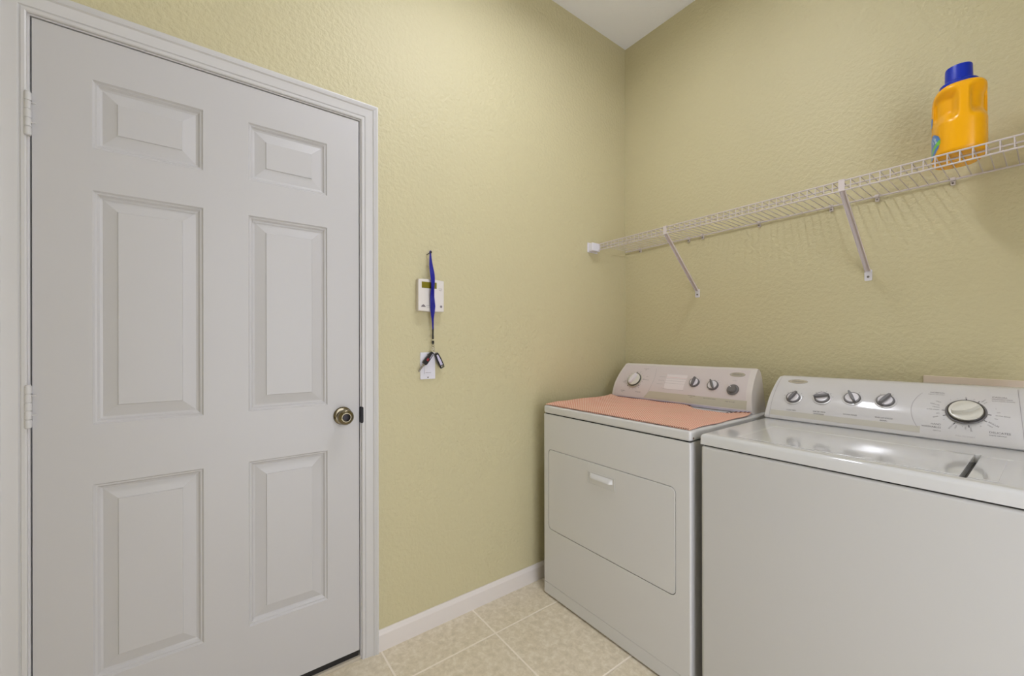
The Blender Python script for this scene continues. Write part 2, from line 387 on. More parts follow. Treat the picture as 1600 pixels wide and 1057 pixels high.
# ---------------------------------------------------------------- text on surfaces
_TXT = {}
def text_geo(s, size, align='CENTER'):
    key = (s, size, align)
    if key in _TXT: return _TXT[key]
    c = bpy.data.curves.new('t', 'FONT'); c.body = s; c.size = size; c.align_x = align; c.align_y = 'CENTER'; c.resolution_u = 2
    o = bpy.data.objects.new('t', c); COL.objects.link(o)
    dg = bpy.context.evaluated_depsgraph_get(); dg.update()
    me = bpy.data.meshes.new_from_object(o.evaluated_get(dg))
    g = ([(v.co.x, v.co.y) for v in me.vertices], [tuple(p.vertices) for p in me.polygons])
    bpy.data.objects.remove(o); bpy.data.curves.remove(c); bpy.data.meshes.remove(me)
    _TXT[key] = g; return g
class Surf:
    """curved console face: (x, s) -> point, s measured up the profile"""
    def __init__(self, ctrl):
        P = [Vector((0, a, b)) for a, b in ctrl]; Q = []
        for i in range(len(P) - 1):
            p0, p1, p2, p3 = P[max(i - 1, 0)], P[i], P[i + 1], P[min(i + 2, len(P) - 1)]
            for k in range(8):
                t = k / 8
                Q.append(.5 * ((2 * p1) + (p2 - p0) * t + (2 * p0 - 5 * p1 + 4 * p2 - p3) * t * t + (3 * p1 - p0 - 3 * p2 + p3) * t ** 3))
        Q.append(P[-1]); self.Q = Q; self.S = [0]
        for a, b in zip(Q[:-1], Q[1:]): self.S.append(self.S[-1] + (b - a).length)
        self.L = self.S[-1]
    def at(self, x, s, off=0):
        S, Q = self.S, self.Q; i = 0
        while i < len(S) - 2 and S[i + 1] < s: i += 1
        t = (s - S[i]) / (S[i + 1] - S[i]); p = Q[i].lerp(Q[i + 1], t)
        n = self.normal(s)
        return Vector((x, p.y, p.z)) + n * off
    def tangent(self, s):
        S, Q = self.S, self.Q; i = 0
        while i < len(S) - 2 and S[i + 1] < s: i += 1
        j0, j1 = max(i - 1, 0), min(i + 2, len(Q) - 1)
        return (Q[j1] - Q[j0]).normalized()
    def normal(self, s):
        t = self.tangent(s); return Vector((0, -t.z, t.y))
    def patch(self, bm, pts_xs, off, mi=0):
        """flat polygon given in (x, s)"""
        bm.faces.new([bm.verts.new(self.at(x, s, off)) for x, s in pts_xs]).material_index = mi
    def sheet(self, bm, fx0, fx1, s0, s1, off, n=10, mi=0):
        P = []
        for k in range(n + 1):
            s = s0 + (s1 - s0) * k / n
            P.append([self.at(fx0(s) if callable(fx0) else fx0, s, off), self.at(fx1(s) if callable(fx1) else fx1, s, off)])
        grid_faces(bm, P, mi)
    def text(self, bm, s_, size, x, s, rot=0, align='CENTER', off=.0012, mi=0):
        vs, fs = text_geo(s_, size, align); c, d = math.cos(rot), math.sin(rot)
        V = [bm.verts.new(self.at(x + u * c - v * d, s + u * d + v * c, off)) for u, v in vs]
        for f in fs:
            try: bm.faces.new([V[i] for i in f]).material_index = mi
            except ValueError: pass
    def bar(self, bm, x0, s0, x1, s1, wdt, off=.0012, mi=0):
        dx, ds = x1 - x0, s1 - s0; L = math.hypot(dx, ds); nx, ns = -ds / L * wdt / 2, dx / L * wdt / 2
        self.patch(bm, [(x0 + nx, s0 + ns), (x1 + nx, s1 + ns), (x1 - nx, s1 - ns), (x0 - nx, s0 - ns)], off, mi)
    def ring(self, bm, x, s, r0, r1, a0=0, a1=2 * PI, off=.0012, n=36, mi=0, ky=1):
        for k in range(n):
            a, b = a0 + (a1 - a0) * k / n, a0 + (a1 - a0) * (k + 1) / n
            self.patch(bm, [(x + r0 * math.cos(a), s + r0 * ky * math.sin(a)), (x + r1 * math.cos(a), s + r1 * ky * math.sin(a)),
                            (x + r1 * math.cos(b), s + r1 * ky * math.sin(b)), (x + r0 * math.cos(b), s + r0 * ky * math.sin(b))], off, mi)

def console_body(S, back, xl, xr, taper, bev=.006):
    """extruded console housing; front profile from S, closed over the back; ends lean inwards by taper"""
    prof = [(q.y, q.z) for q in S.Q] + back
    z0 = prof[0][1]; z1 = max(z for _, z in prof)
    cyy = sum(p[0] for p in prof) / len(prof); czz = sum(p[1] for p in prof) / len(prof)
    loops = []
    for side, inset in ((-1, 0), (-1, 1), (1, 1), (1, 0)):
        L = []
        for y, z in prof:
            f = (z - z0) / (z1 - z0); e = taper * f
            x = (xl + e) if side < 0 else (xr - e)
            if inset == 0:
                yy = y + (cyy - y) * .045; zz = z + (czz - z) * .035 if z > z0 + .01 else z
                L.append((x, yy, zz))
            else: L.append((x - side * bev, y, z))
        loops.append(L)
    bm = BM(); stack_loops(bm, loops); return bm

def knob(S, name, x, s, r, ang, parent, style):
    """control knob on a console face; ang = direction of its grip, anticlockwise from +x"""
    n = S.normal(s); t = S.tangent(s); X = Vector((1, 0, 0)); O = S.at(x, s, .0008)
    g = X * math.cos(ang) + t * math.sin(ang); q = n.cross(g)
    def local(bm, pts, h0, h1, mi=0, shrink=.88):
        lo = [O + g * a + q * b + n * h0 for a, b in pts]; hi = [O + g * a * shrink + q * b * shrink + n * h1 for a, b in pts]
        mid = [l.lerp(h, .8) + (l - h) * 0 for l, h in zip([O + g * a + q * b + n * h0 for a, b in pts], [O + g * a + q * b + n * h1 for a, b in pts])]
        stack_loops(bm, [lo, mid, hi], mi=mi)
    bm = BM()
    if style == 'small':
        lathe(bm, [(r, 0), (r, .005), (r * .95, .0075), (r * .86, .008)], O, n, 36, X)
        k = obj(name, bm, KGREY, parent=parent)
        bm = BM(); lathe(bm, [(r * .80, .0078), (r * .78, .0095), (r * .66, .0100)], O, n, 32, X); obj('insert', bm, KWHITE, parent=k)
        bm = BM(); pts = [(-r * .94, -r * .11), (-r * .6, -r * .18), (0, -r * .21), (r * .6, -r * .18), (r * 1.0, -r * .09), (r * 1.0, r * .09), (r * .6, r * .18), (0, r * .21), (-r * .6, r * .18), (-r * .94, r * .11)]
        local(bm, pts, .006, .022); obj('grip', bm, KGREY, parent=k)
    elif style == 'push':
        lathe(bm, [(r, 0), (r, .004), (r * .9, .007), (r * .74, .0075), (r * .70, .014), (r * .62, .016)], O, n, 36, X)
        k = obj(name, bm, KGREY, parent=parent)
        bm = BM(); local(bm, [(r * .3, -r * .05), (r * .98, -r * .06), (r * .98, r * .06), (r * .3, r * .05)], .0072, .0175); obj('pointer', bm, KWHITE, parent=k)
    else:
        lathe(bm, [(r, 0), (r, .002), (r * .97, .003), (r * .93, .003)], O, n, 48, X)
        k = obj(name, bm, KGREY if style == 'big' else BEIGE, parent=parent)
        bm = BM(); lathe(bm, [(r * .90, .002), (r * .90, .007), (r * .86, .0085), (r * .80, .009)], O, n, 48, X); obj('ring', bm, KDARK, parent=k)
        bm = BM(); lathe(bm, [(r * .84, .005), (r * .83, .009), (r * .79, .0115), (r * .68, .012), (r * .66, .0125)], O, n, 48, X); obj('cap', bm, KCREAM, parent=k)
        bm = BM(); pts = []
        for j in range(24):
            a = 2 * PI * j / 24; pts.append((r * .74 * math.cos(a), r * .24 * math.sin(a) * (1 - .25 * abs(math.cos(a)))))
        local(bm, pts, .012, .026, shrink=.93); obj('grip', bm, KCREAM if style == 'big' else KWHITE, parent=k)
    return k

# ---------------------------------------------------------------- dryer
DX0, DX1, YF, YB, ZT = .111, .862, -.774, -.075, .914
DRYENAM = enamel_with_stains('white_enamel_dryer', (214, 213, 212), [((.862 - .4865, -.7555 + .42, .887), .0042), ((.861 - .4865, -.7705 + .42, .8790), .0032)], .32)
dry = thing('clothes_dryer', 'white front-loading clothes dryer with a red checked cloth on top, in the corner', 'dryer', (.4865, -.42, 0))
bm = BM(); box(bm, DX0 + .0025, DX1 - .0025, YF + .0275, YB, .012, .874, .004, 2); obj('cabinet', bm, ENAM, parent=dry)
bm = BM(); box(bm, DX0 + .006, DX1 - .006, YF + .018, YF + .0274, .02, .87); obj('dark_gap_backing', bm, DARK, parent=dry)  # dark sheet behind the panels, puts the shade of their gaps into colour
DR = rrect(.1435, .8075, .326, .7085, .022, 8)
def plate_with_hole(bm, x0, x1, z0, z1, hole, yf, yb, r=.008):
    """front plate facing -y with rounded vertical edges and a rounded hole"""
    n = len(hole)
    def spoke(ins, y):
        out = []
        for px, pz in hole:
            # matching point on the outer rectangle for each hole point
            cx, cz = (x0 + x1) / 2, (z0 + z1) / 2
            out.append((px, pz))
        return out
    outer = [bm.verts.new((a, yf, b)) for a, b in ((x0 + r, z0), (x1 - r, z0), (x1 - r, z1), (x0 + r, z1))]
    inner = [bm.verts.new((a, yf, b)) for a, b in hole]
    es = [bm.edges.new((outer[i], outer[(i + 1) % 4])) for i in range(4)] + [bm.edges.new((inner[i], inner[(i + 1) % n])) for i in range(n)]
    bmesh.ops.triangle_fill(bm, use_beauty=True, use_dissolve=False, edges=es)
    ib = [bm.verts.new((a, yb, b)) for a, b in hole]
    for i in range(n): bm.faces.new((inner[i], inner[(i + 1) % n], ib[(i + 1) % n], ib[i]))
    # rounded side returns
    for sx, xo in ((-1, x0), (1, x1)):
        pv = [outer[0], outer[3]] if sx < 0 else [outer[1], outer[2]]
        for k in range(1, 6):
            a = PI / 2 * k / 5; xx = xo - sx * r + sx * r * math.sin(a); yy = yf + r - r * math.cos(a)
            nv = [bm.verts.new((xx, yy, z0)), bm.verts.new((xx, yy, z1))]; bm.faces.new((pv[0], nv[0], nv[1], pv[1])); pv = nv
        nv = [bm.verts.new((xo, yb, z0)), bm.verts.new((xo, yb, z1))]; bm.faces.new((pv[0], nv[0], nv[1], pv[1]))
    for zz, a, b in ((z0, outer[0], outer[1]), (z1, outer[3], outer[2])):
        bm.faces.new((a, b, bm.verts.new((x1 - r, yb, zz)), bm.verts.new((x0 + r, yb, zz))))
bm = BM(); plate_with_hole(bm, DX0, DX1, .066, .874, DR, YF, YF + .0215, .006)
obj('front_panel', bm, ENAM, parent=dry, recalc=True)
bm = BM(); box(bm, DX0, DX1, YF + .0004, YF + .0215, .008, .0645, .004, 3); obj('toe_panel', bm, ENAM, parent=dry)
bm = BM()
dl = lambda ins, y: [(px, y, pz) for px, pz in rrect(.1435 + ins, .8075 - ins, .326 + ins, .7085 - ins, .022 - ins * .6, 8)]
stack_loops(bm, [dl(.0022, YF + .0175), dl(.0022, YF + .0018), dl(.0032, YF + .0002), dl(.0050, YF - .0006)])
ddoor = obj('door', bm, ENAM, parent=dry)
bm = BM()
# recessed-look pull: raised frame with a scooped lip
hx0, hx1, hz0, hz1 = .398, .543, .614, .668
for i, (a, b, c, d) in enumerate(((hx0, hx1, hz1 - .004, hz1), (hx0, hx1, hz0, hz0 + .004), (hx0, hx0 + .004, hz0, hz1), (hx1 - .004, hx1, hz0, hz1))):
    box(bm, a, b, YF - .0022, YF - .0003, c, d, .0008)
P = []
for i in range(14):
    a = i / 13; row = []
    zz = .6405 + .0005 * min(i, 1) + .021 * a
    dep = 0 if i == 0 else .015 * math.cos(PI / 2 * (i - 1) / 12) ** .8 if i < 13 else 0
    for j in range(21):
        u = j / 20; bow = (1 - (2 * u - 1) ** 10)
        row.append((.4085 + .122 * u, YF - .0008 - dep * bow, zz))
    P.append(row)
grid_faces(bm, P)
obj('handle', bm, ENAM, parent=ddoor)
bm = BM(); box(bm, DX0, DX1, YF, YB, .8775, ZT, .009, 4); obj('top_panel', bm, DRYENAM, parent=dry)
bm = BM(); box(bm, DX0 + .01, DX1 - .01, YF + .006, YB - .01, .8735, .878); obj('seam', bm, DARK, parent=dry)
for fx in (DX0 + .05, DX1 - .05):
    for fy in (YF + .06, YB - .05):
        bm = BM(); lathe(bm, [(.018, 0), (.02, .004), (.012, .008), (.012, .014)], (fx, fy, 0), (0, 0, 1), 16); obj('foot', bm, BLACK, parent=dry)
DS = Surf([(-.262, .9145), (-.2695, .930), (-.256, .990), (-.230, 1.032), (-.200, 1.067), (-.165, 1.100)])
DL_ = lambda s: .112 + .016 * s / DS.L
DR_ = lambda s: .846 - .024 * s / DS.L
bm = console_body(DS, [(-.158, 1.102), (-.148, 1.100), (-.137, 1.088), (-.131, 1.065), (-.13, .9145)], .112, .846, .020, .010)
con = obj('console', bm, PLW, parent=dry)
bm = BM()
DS.sheet(bm, lambda s: DL_(s) + .015, lambda s: DR_(s) - .022, .018, .2135, .0007, 14)
obj('control_panel', bm, PANP, parent=con)
bm = BM()
DS.sheet(bm, lambda s: .3235 + (.3518 - .3235) * (s - .0265) / .033, lambda s: .823, .0205, .0575, .0011, 6)
obj('beige_band', bm, BEIGE, parent=con)
bm = BM(); DS.sheet(bm, .122, .842, .006, .0165, .0009, 4); obj('lower_strip', bm, LILAC, parent=con)  # lilac strip along the foot of the console face
# printing
bm = BM(); DS.sheet(bm, lambda s: .4300 - .008 * (s - .0765) / .087, lambda s: .531, .0765, .1635, .0010, 8); obj('chart_area', bm, mat('pale_chart_print', (222, 214, 214), .35), parent=con)
bm = BM()
T = DS.text
T(bm, 'AUTOMATIC', .0056, .286, .188, .0); T(bm, 'DRY', .0056, .286, .181)
T(bm, 'COOL', .0062, .186, .093); T(bm, 'WRINKLE', .0062, .186, .046); T(bm, 'FREE', .0055, .183, .038)
T(bm, 'TIMED DRY', .0066, .282, .046); T(bm, 'OFF', .006, .313, .137)
for k in range(18):
    a = math.radians(12 + k * 20)
    r0 = .049; r1 = .053 if k % 3 else .059
    DS.bar(bm, .2442 + r0 * math.cos(a), .1115 + r0 * math.sin(a) * .98, .2442 + r1 * math.cos(a), .1115 + r1 * math.sin(a), .0011)
for a in (95, 228, -38):
    a = math.radians(a); DS.ring(bm, .2442 + .048 * math.cos(a), .1115 + .048 * math.sin(a), 0.0002, .003, n=8)
DS.bar(bm, .292, .1165, .330, .1165, .0012)
T(bm, 'TEMPERATURE', .0056, .577, .0555); T(bm, 'SELECT', .0045, .577, .0485)
T(bm, 'END OF CYCLE SIGNAL', .0052, .664, .0505); T(bm, 'PUSH TO START', .0058, .7545, .0465)
for kx, ks in ((.5774, .1217), (.6669, .1146)):
    for a in (35, 60, 90, 120, 145): 
        a = math.radians(a); DS.bar(bm, kx + .029 * math.cos(a), ks + .029 * math.sin(a), kx + .033 * math.cos(a), ks + .033 * math.sin(a), .0012)
obj('lettering', bm, INK, parent=con, smooth=0, recalc=False)
bm = BM()
T(bm, 'START', .0068, .7545, .1475)
DS.ring(bm, .205, .120, .1535, .1547, math.radians(-37), math.radians(30), n=16, off=.0013)
for ss in (.161, .135, .122, .108, .0765): DS.bar(bm, .424, ss, .531, ss, .0010, off=.0013)
for xx in (.400, .4315, .531): DS.bar(bm, xx, .0765, xx, .1635, .0010, off=.0013)
for ss in (.142, .121, .10): DS.bar(bm, .384, ss, .418, ss, .0016, off=.0013)
obj('faint_lettering', bm, INKL, parent=con, smooth=0, recalc=False)
bm = BM(); DS.bar(bm, .4165, .079, .4125, .163, .0014); DS.bar(bm, .424, .142, .531, .142, .0009)
obj('red_line', bm, INKR, parent=con, smooth=0, recalc=False)
def badge(S, x, s, rx, ry, parent):
    n = S.normal(s); t = S.tangent(s); O = S.at(x, s, .0006)
    bm = BM(); 
    lathe(bm, [(1, 0), (1, .0015), (.93, .0024), (.88, .0018), (.86, .0016)], O, n, 40, (1, 0, 0), rx, ry)
    # lathe heights are along n; radii are scaled by rx, ry
    b = obj('badge', bm, mat('pale_chrome_badge', (206, 200, 190), .2, .55), parent=parent)
    bm = BM(); S.text(bm, 'Whirlpool', .0095, x, s, off=.0032); obj('badge_lettering', bm, INK, parent=b, smooth=0, recalc=False)
badge(DS, .755, .1830, .033, .0125, con)
kd = knob(DS, 'timer_dial', .2442, .1115, .0435, math.radians(72), con, 'big2')
knob(DS, 'control_knob', .5774, .1217, .0240, math.radians(86), con, 'small')
knob(DS, 'control_knob', .6669, .1146, .0250, math.radians(118), con, 'small')
knob(DS, 'start_knob', .7585, .1013, .0250, math.radians(130), con, 'push')

# ---------------------------------------------------------------- cloth on the dryer
HEM = mat('dark_red_thread', (92, 20, 24), .8)
def cloth():
    x0, x1, y0 = .113, .853, -.766
    nx, ny = 74, 52
    bm = BM(); uv = None; P = []
    def yback(x):
        # rear edge: against the console on the left, dips forward, touches again at the right end
        if x < .555: return -.272 + .004 * math.sin(x * 40)
        if x < .66: t = (x - .555) / .105; return -.272 - .085 * (3 * t * t - 2 * t ** 3)
        if x < .77: return -.357
        t = min(1, (x - .77) / .075); return -.357 + .070 * (3 * t * t - 2 * t ** 3)
    for i in range(nx + 1):
        x = x0 + (x1 - x0) * i / nx; row = []
        for j in range(ny + 1):
            v = j / ny; y = y0 + (yback(x) - y0) * v
            z = ZT + .0028 + .0010 * math.sin(x * 31 + 1) * math.sin(y * 27)
            z += .0075 * math.exp(-((x - x0) / .03) ** 2) * min(1, v * 6)
            z += .005 * math.exp(-((v - 1) / .05) ** 2)
            if x > .80: z += .004 * (v ** 6)
            row.append((x + .003 * math.sin(y * 30), y, z))
        P.append(row)
    V = grid_faces(bm, P)
    uvl = bm.loops.layers.uv.new('UVMap')
    for f in bm.faces:
        for l in f.loops: l[uvl].uv = (l.vert.co.x, l.vert.co.y)
    o = obj('checked_cloth', bm, mat_check(), smooth=60)
    sm = o.modifiers.new('thickness', 'SOLIDIFY'); sm.thickness = .0012; sm.offset = 1
    # dotted hem along the rear edge
    bm = BM()
    def hem(x, y, z, s=.0032):
        box(bm, x - s, x + s, y - s, y + s, z, z + .0016)
    x = .118
    while x < .853:
        if not (.60 < x < .775): hem(x, yback(x) - .003, ZT + .0088 + (.004 if x > .8 else 0))
        if x > .79: hem(x, yback(x) - .014, ZT + .0085 + .004, .0028)
        x += .0115
    obj('dotted_hem', bm, HEM, smooth=0, parent=o)
    bm = BM(); x = .15
    while x < .85:
        hem(x, y0 + .0035, ZT + .0036, .0018); x += .0085
    obj('front_hem', bm, HEM, smooth=0, parent=o)
    return o
tag(cloth(), 'red and cream finely checked cloth spread over the dryer top', 'cloth')

# ---------------------------------------------------------------- washer
WX0, WX1 = .897, 1.583
was = thing('washing_machine', 'white top-loading washing machine with a large dial, right of the dryer', 'washing machine', (1.24, -.42, 0))
bm = BM(); box(bm, WX0, WX1, YF, YB, .008, .8745, .010, 4); obj('cabinet', bm, enamel_with_stains('white_enamel_washer', (200, 199, 197), [((1.475 - 1.24, YF + .42, .475), .0016)], .33), parent=was)
bm = BM(); box(bm, WX0 + .01, WX1 - .01, YF + .006, YB - .01, .874, .879); obj('seam', bm, DARK, parent=was)
for fx in (WX0 + .05, WX1 - .05):
    for fy in (YF + .06, YB - .05):
        bm = BM(); lathe(bm, [(.018, 0), (.02, .004), (.012, .008), (.012, .012)], (fx, fy, 0), (0, 0, 1), 16); obj('foot', bm, BLACK, parent=was)
def washer_top():
    """top sheet: rounded rim, shallow lid well, finger slot"""
    bm = BM()
    zt = ZT
    X = [WX0, WX0 + .002, WX0 + .006, WX0 + .012, .985, .997, 1.003, 1.4695, 1.4705, 1.4805, 1.4815, 1.528, 1.536, WX1 - .012, WX1 - .006, WX1 - .002, WX1]
    Y = [YF, YF + .002, YF + .006, YF + .012, -.7440, -.7405, -.7280, -.7250, -.4600, -.4560, -.4480, -.4440, -.30, YB]
    def zz(x, y):
        e = min(x - WX0, WX1 - x, y - YF)
        z = zt
        if e < .012: t = 1 - e / .012; z = zt - .012 * (1 - math.sqrt(max(0, 1 - t * t)))
        if 1.4705 - 1e-6 <= x <= 1.4805 + 1e-6 and -.7405 - 1e-6 <= y <= -.448 + 1e-6: z -= .022
        elif 1.003 - 1e-6 <= x <= 1.4695 + 1e-6 and -.728 - 1e-6 <= y <= -.456 + 1e-6: z -= .0012
        elif 1.4815 - 1e-6 <= x <= 1.528 + 1e-6 and -.728 - 1e-6 <= y <= -.456 + 1e-6: z -= .0014
        return z
    grid_faces(bm, [[(x, y, zz(x, y)) for y in Y] for x in X])
    # skirt
    loop = [(x, YF) for x in X] + [(WX1, y) for y in Y[1:]] + [(x, YB) for x in X[::-1][1:]] + [(WX0, y) for y in Y[::-1][1:-1]]
    a = [bm.verts.new((x, y, zz(x, y))) for x, y in loop]; b = [bm.verts.new((x, y, .8785)) for x, y in loop]
    for k in range(len(loop)): bm.faces.new((a[k], a[(k + 1) % len(loop)], b[(k + 1) % len(loop)], b[k]))
    bm.faces.new(b)
    bmesh.ops.remove_doubles(bm, verts=bm.verts, dist=1e-5)
    return bm
obj('top_panel', washer_top(), GLOSS, parent=was, smooth=50)
bm = BM(); box(bm, 1.4709, 1.4801, -.739, -.449, .8925, .8935); obj('finger_slot', bm, BLACK, parent=was)
bm = BM(); box(bm, 1.006, 1.4685, -.7255, -.4585, .9122, .9137, .0012, 3)
lid = obj('lid', bm, GLOSS, parent=was)
bm = BM(); box(bm, 1.4835, 1.5255, -.7255, -.4585, .9118, .9132, .0012, 2); obj('dispenser_cover', bm, GLOSS, parent=was)
WS = Surf([(-.291, .9145), (-.2995, .927), (-.276, .983), (-.247, 1.020), (-.214, 1.051), (-.180, 1.074), (-.155, 1.0785)])
bm = console_body(WS, [(-.125, 1.0775), (-.105, 1.073), (-.097, 1.055), (-.095, .9145)], .903, 1.578, .013, .010)
wcon = obj('console', bm, PLG, parent=was)
WLx = lambda s: .9215 + .006 * s / WS.L
WRx = lambda s: 1.550 - .020 * s / WS.L
bm = BM(); WS.sheet(bm, lambda s: WLx(s) - .0012, lambda s: WLx(s) + .0002, .0015, .210, .0012, 24)
obj('panel_seam', bm, INKL, parent=wcon)
bm = BM(); WS.sheet(bm, lambda s: WRx(s) - .0002, lambda s: WRx(s) + .0010, .0015, .210, .0012, 24)
obj('panel_seam', bm, INKL, parent=wcon)
bm = BM(); WS.sheet(bm, WLx, WRx, .0015, .210, .0010, 24)
obj('control_panel', bm, PLG, parent=wcon)
bm = BM(); WS.sheet(bm, lambda s: WLx(s) + .002, lambda s: 1.345, .0215, .0415, .0014, 3); obj('beige_band', bm, mat('pale_beige_band', (198, 194, 184), .2, coat=.3), parent=wcon)
bm = BM(); T = WS.text
for t, x, s in (('LOAD SIZE', .9934, .0470), ('WATER TEMP', 1.0815, .0520), ('EXTRA RINSE', 1.171, .0535), ('END OF CYCLE', 1.2588, .0550)):
    T(bm, t, .0064, x, s, off=.0018)
T(bm, 'WASH/RINSE', .0056, 1.0815, .0435, off=.0018); T(bm, 'SIGNAL', .0056, 1.2588, .0465, off=.0018)
dx, dsr = 1.4381, .1036
T(bm, 'NORMAL', .0080, 1.3905, .171, 0, 'RIGHT'); T(bm, 'HEAVY TO LIGHT', .0046, 1.3905, .163, 0, 'RIGHT')
T(bm, 'CASUAL', .0080, 1.4860, .1675, 0, 'LEFT'); T(bm, 'PERMANENT PRESS', .0046, 1.4860, .1590, 0, 'LEFT'); T(bm, 'WITH COOL DOWN', .0046, 1.4860, .1520, 0, 'LEFT')
T(bm, 'DELICATES', .0080, 1.4850, .0470, 0, 'LEFT'); T(bm, 'KNITS GENTLE', .0048, 1.4850, .0385, 0, 'LEFT')
T(bm, 'HAND', .0076, 1.3900, .0540, 0, 'RIGHT'); T(bm, 'WASHABLES', .0076, 1.3900, .0445, 0, 'RIGHT'); T(bm, 'GENTLE', .0046, 1.3900, .034, 0, 'RIGHT')
# radial printing round the dial
rad = [(92, 'OFF', .0072, .058), (112, '2', .005, .056), (128, '4', .005, .058), (75, '14', .005, .056), (56, 'HEAVY', .0064, .062), (48, 'SOAK', .0050, .058),
       (152, 'LIGHT', .0060, .070), (163, 'REGULAR', .0066, .072), (172, 'HEAVY', .0066, .066), (181, 'SUPER WASH', .0060, .072), (194, 'SPIN', .005, .062), (204, 'RINSE', .0060, .070), (218, '12', .005, .058),
       (243, 'REGULAR', .0066, .062), (252, 'LIGHT', .0058, .060), (272, 'OFF', .006, .058), (265, '8', .005, .054), (282, 'RINSE', .0064, .062), (305, '10', .005, .056),
       (328, 'REGULAR', .0072, .068), (320, 'LIGHT', .0058, .066), (345, 'OFF', .005, .064), (356, 'EXTRA RINSE', .0060, .074), (6, 'OFF', .005, .066), (20, '6', .005, .064)]
for a, t, sz, rr in rad:
    ar = math.radians(a); fl = 0 if math.cos(ar) > -.05 else PI
    sz *= .76; rr -= .003
    T(bm, t, sz, dx + rr * math.cos(ar), dsr + rr * math.sin(ar) * .95, ar + fl if abs(math.cos(ar)) > .05 else PI / 2)
for a in (92, 60, 181, 203, 243, 280, 328, 356):
    ar = math.radians(a); WS.bar(bm, dx + .043 * math.cos(ar), dsr + .043 * math.sin(ar), dx + .050 * math.cos(ar), dsr + .050 * math.sin(ar), .0022)
for kx, ks in ((.9926, .0987), (1.0824, .1091)):
    for a in (15, 45, 75, 105, 135, 165):
        a = math.radians(a); WS.bar(bm, kx + .029 * math.cos(a), ks + .029 * math.sin(a), kx + .034 * math.cos(a), ks + .034 * math.sin(a), .0011)
for kx, ks in ((1.169, .1183), (1.2567, .1186)):
    for a in (62, 120):
        a = math.radians(a); WS.bar(bm, kx + .029 * math.cos(a), ks + .029 * math.sin(a), kx + .034 * math.cos(a), ks + .034 * math.sin(a), .0011)
obj('lettering', bm, INK, parent=wcon, smooth=0, recalc=False)
bm = BM(); WS.ring(bm, 1.4381, .101, .1165, .1178, math.radians(146), math.radians(213), off=.0015, n=24, ky=1.0)
T(bm, 'PULL TO START', .0054, 1.440, .026)
obj('faint_lettering', bm, INKL, parent=wcon, smooth=0, recalc=False)
badge(WS, .9884, .1830, .0335, .0120, wcon)
knob(WS, 'control_knob', .9926, .0987, .0235, math.radians(66), wcon, 'small')
knob(WS, 'control_knob', 1.0824, .1091, .0240, math.radians(16), wcon, 'small')
knob(WS, 'control_knob', 1.169, .1183, .0240, math.radians(118), wcon, 'small')
knob(WS, 'control_knob', 1.2567, .1186, .0240, math.radians(60), wcon, 'small')
for kx, ks in ((.9926, .0987), (1.0824, .1091), (1.169, .1183), (1.2567, .1186)):
    bm = BM(); lathe(bm, [(.0295, -.0002), (.0290, .0010), (.0270, .0018), (.0245, .0016)], WS.at(kx, ks, .0009), WS.normal(ks), 40, (1, 0, 0)); obj('knob_bezel', bm, PLG, parent=wcon)
knob(WS, 'cycle_dial', dx, dsr, .0425, math.radians(28), wcon, 'big')

# ---------------------------------------------------------------- outlet box plate behind the washer
bm = BM(); box(bm, 1.313, 1.62, -.008, 0, .84, 1.095, .002)
bm.transform(Matrix.Translation(Vector((1.313, 0, 1.095))) @ Matrix.Rotation(math.radians(1.2), 4, 'Y') @ Matrix.Translation(Vector((-1.313, 0, -1.095))))
op = obj('outlet_box_plate', bm, BOXP); tag(op, 'plain beige wall plate behind the washing machine console', 'wall plate')

# ---------------------------------------------------------------- wire shelf
SZ = 1.7785; SXE = RX - .004
shelf = thing('wire_shelf', 'long white wire shelf on the wall above the dryer and washing machine', 'shelf', (0, 0, SZ))
bm = BM(); x = .021; k = 0
while x < SXE - .01:
    tube(bm, [(x, -.006, SZ + .0035), (x, -.150, SZ + .0040), (x, -.279, SZ + .0060), (x, -.2845, SZ + .003), (x, -.2865, SZ - .004), (x, -.2865, 1.7480)], .0016, 6)
    x += .0256
obj('cross_wires', bm, WIRE, parent=shelf, smooth=60)
def rod(name, y, z, r):
    bm = BM(); tube(bm, [(.006, y, z), (SXE, y, z)], r, 10); return obj(name, bm, WIRE, parent=shelf, smooth=60)
rod('back_rod', -.010, SZ - .0005, .0033); rod('middle_rod', -.235, SZ + .0012, .0028); rod('front_rail', -.2835, SZ + .0062, .0027); rod('lower_rail', -.2880, 1.7490, .0027)
# moulded end bracket on the left wall
bm = BM(); box(bm, 0, .004, -.345, -.262, 1.736, 1.792, .0015); box(bm, .003, .036, -.340, -.276, 1.7400, 1.7870, .004, 3)
eb = obj('end_bracket', bm, PLATE, parent=shelf)
for cxp in (.113, .419, .496, .768, 1.044, 1.188, 1.387, 1.68, 1.98):
    bm = BM(); box(bm, cxp - .006, cxp + .006, -.010, 0, SZ - .020, SZ - .002, .002, 2); lathe(bm, [(.0065, 0), (.0065, .011), (.005, .013)], (cxp, -.0165, SZ), (1, 0, 0), 14)
    bmesh.ops.translate(bm, verts=[v for v in bm.verts if v.co.y < -.0101], vec=(-.006, .004, 0))
    c = obj('wall_clip', bm, WIRE, parent=shelf)
    bm = BM(); lathe(bm, [(.003, 0), (.003, .0015), (.001, .002)], (cxp, -.010, SZ - .013), (0, -1, 0), 10); obj('screw', bm, SCREW, parent=c)
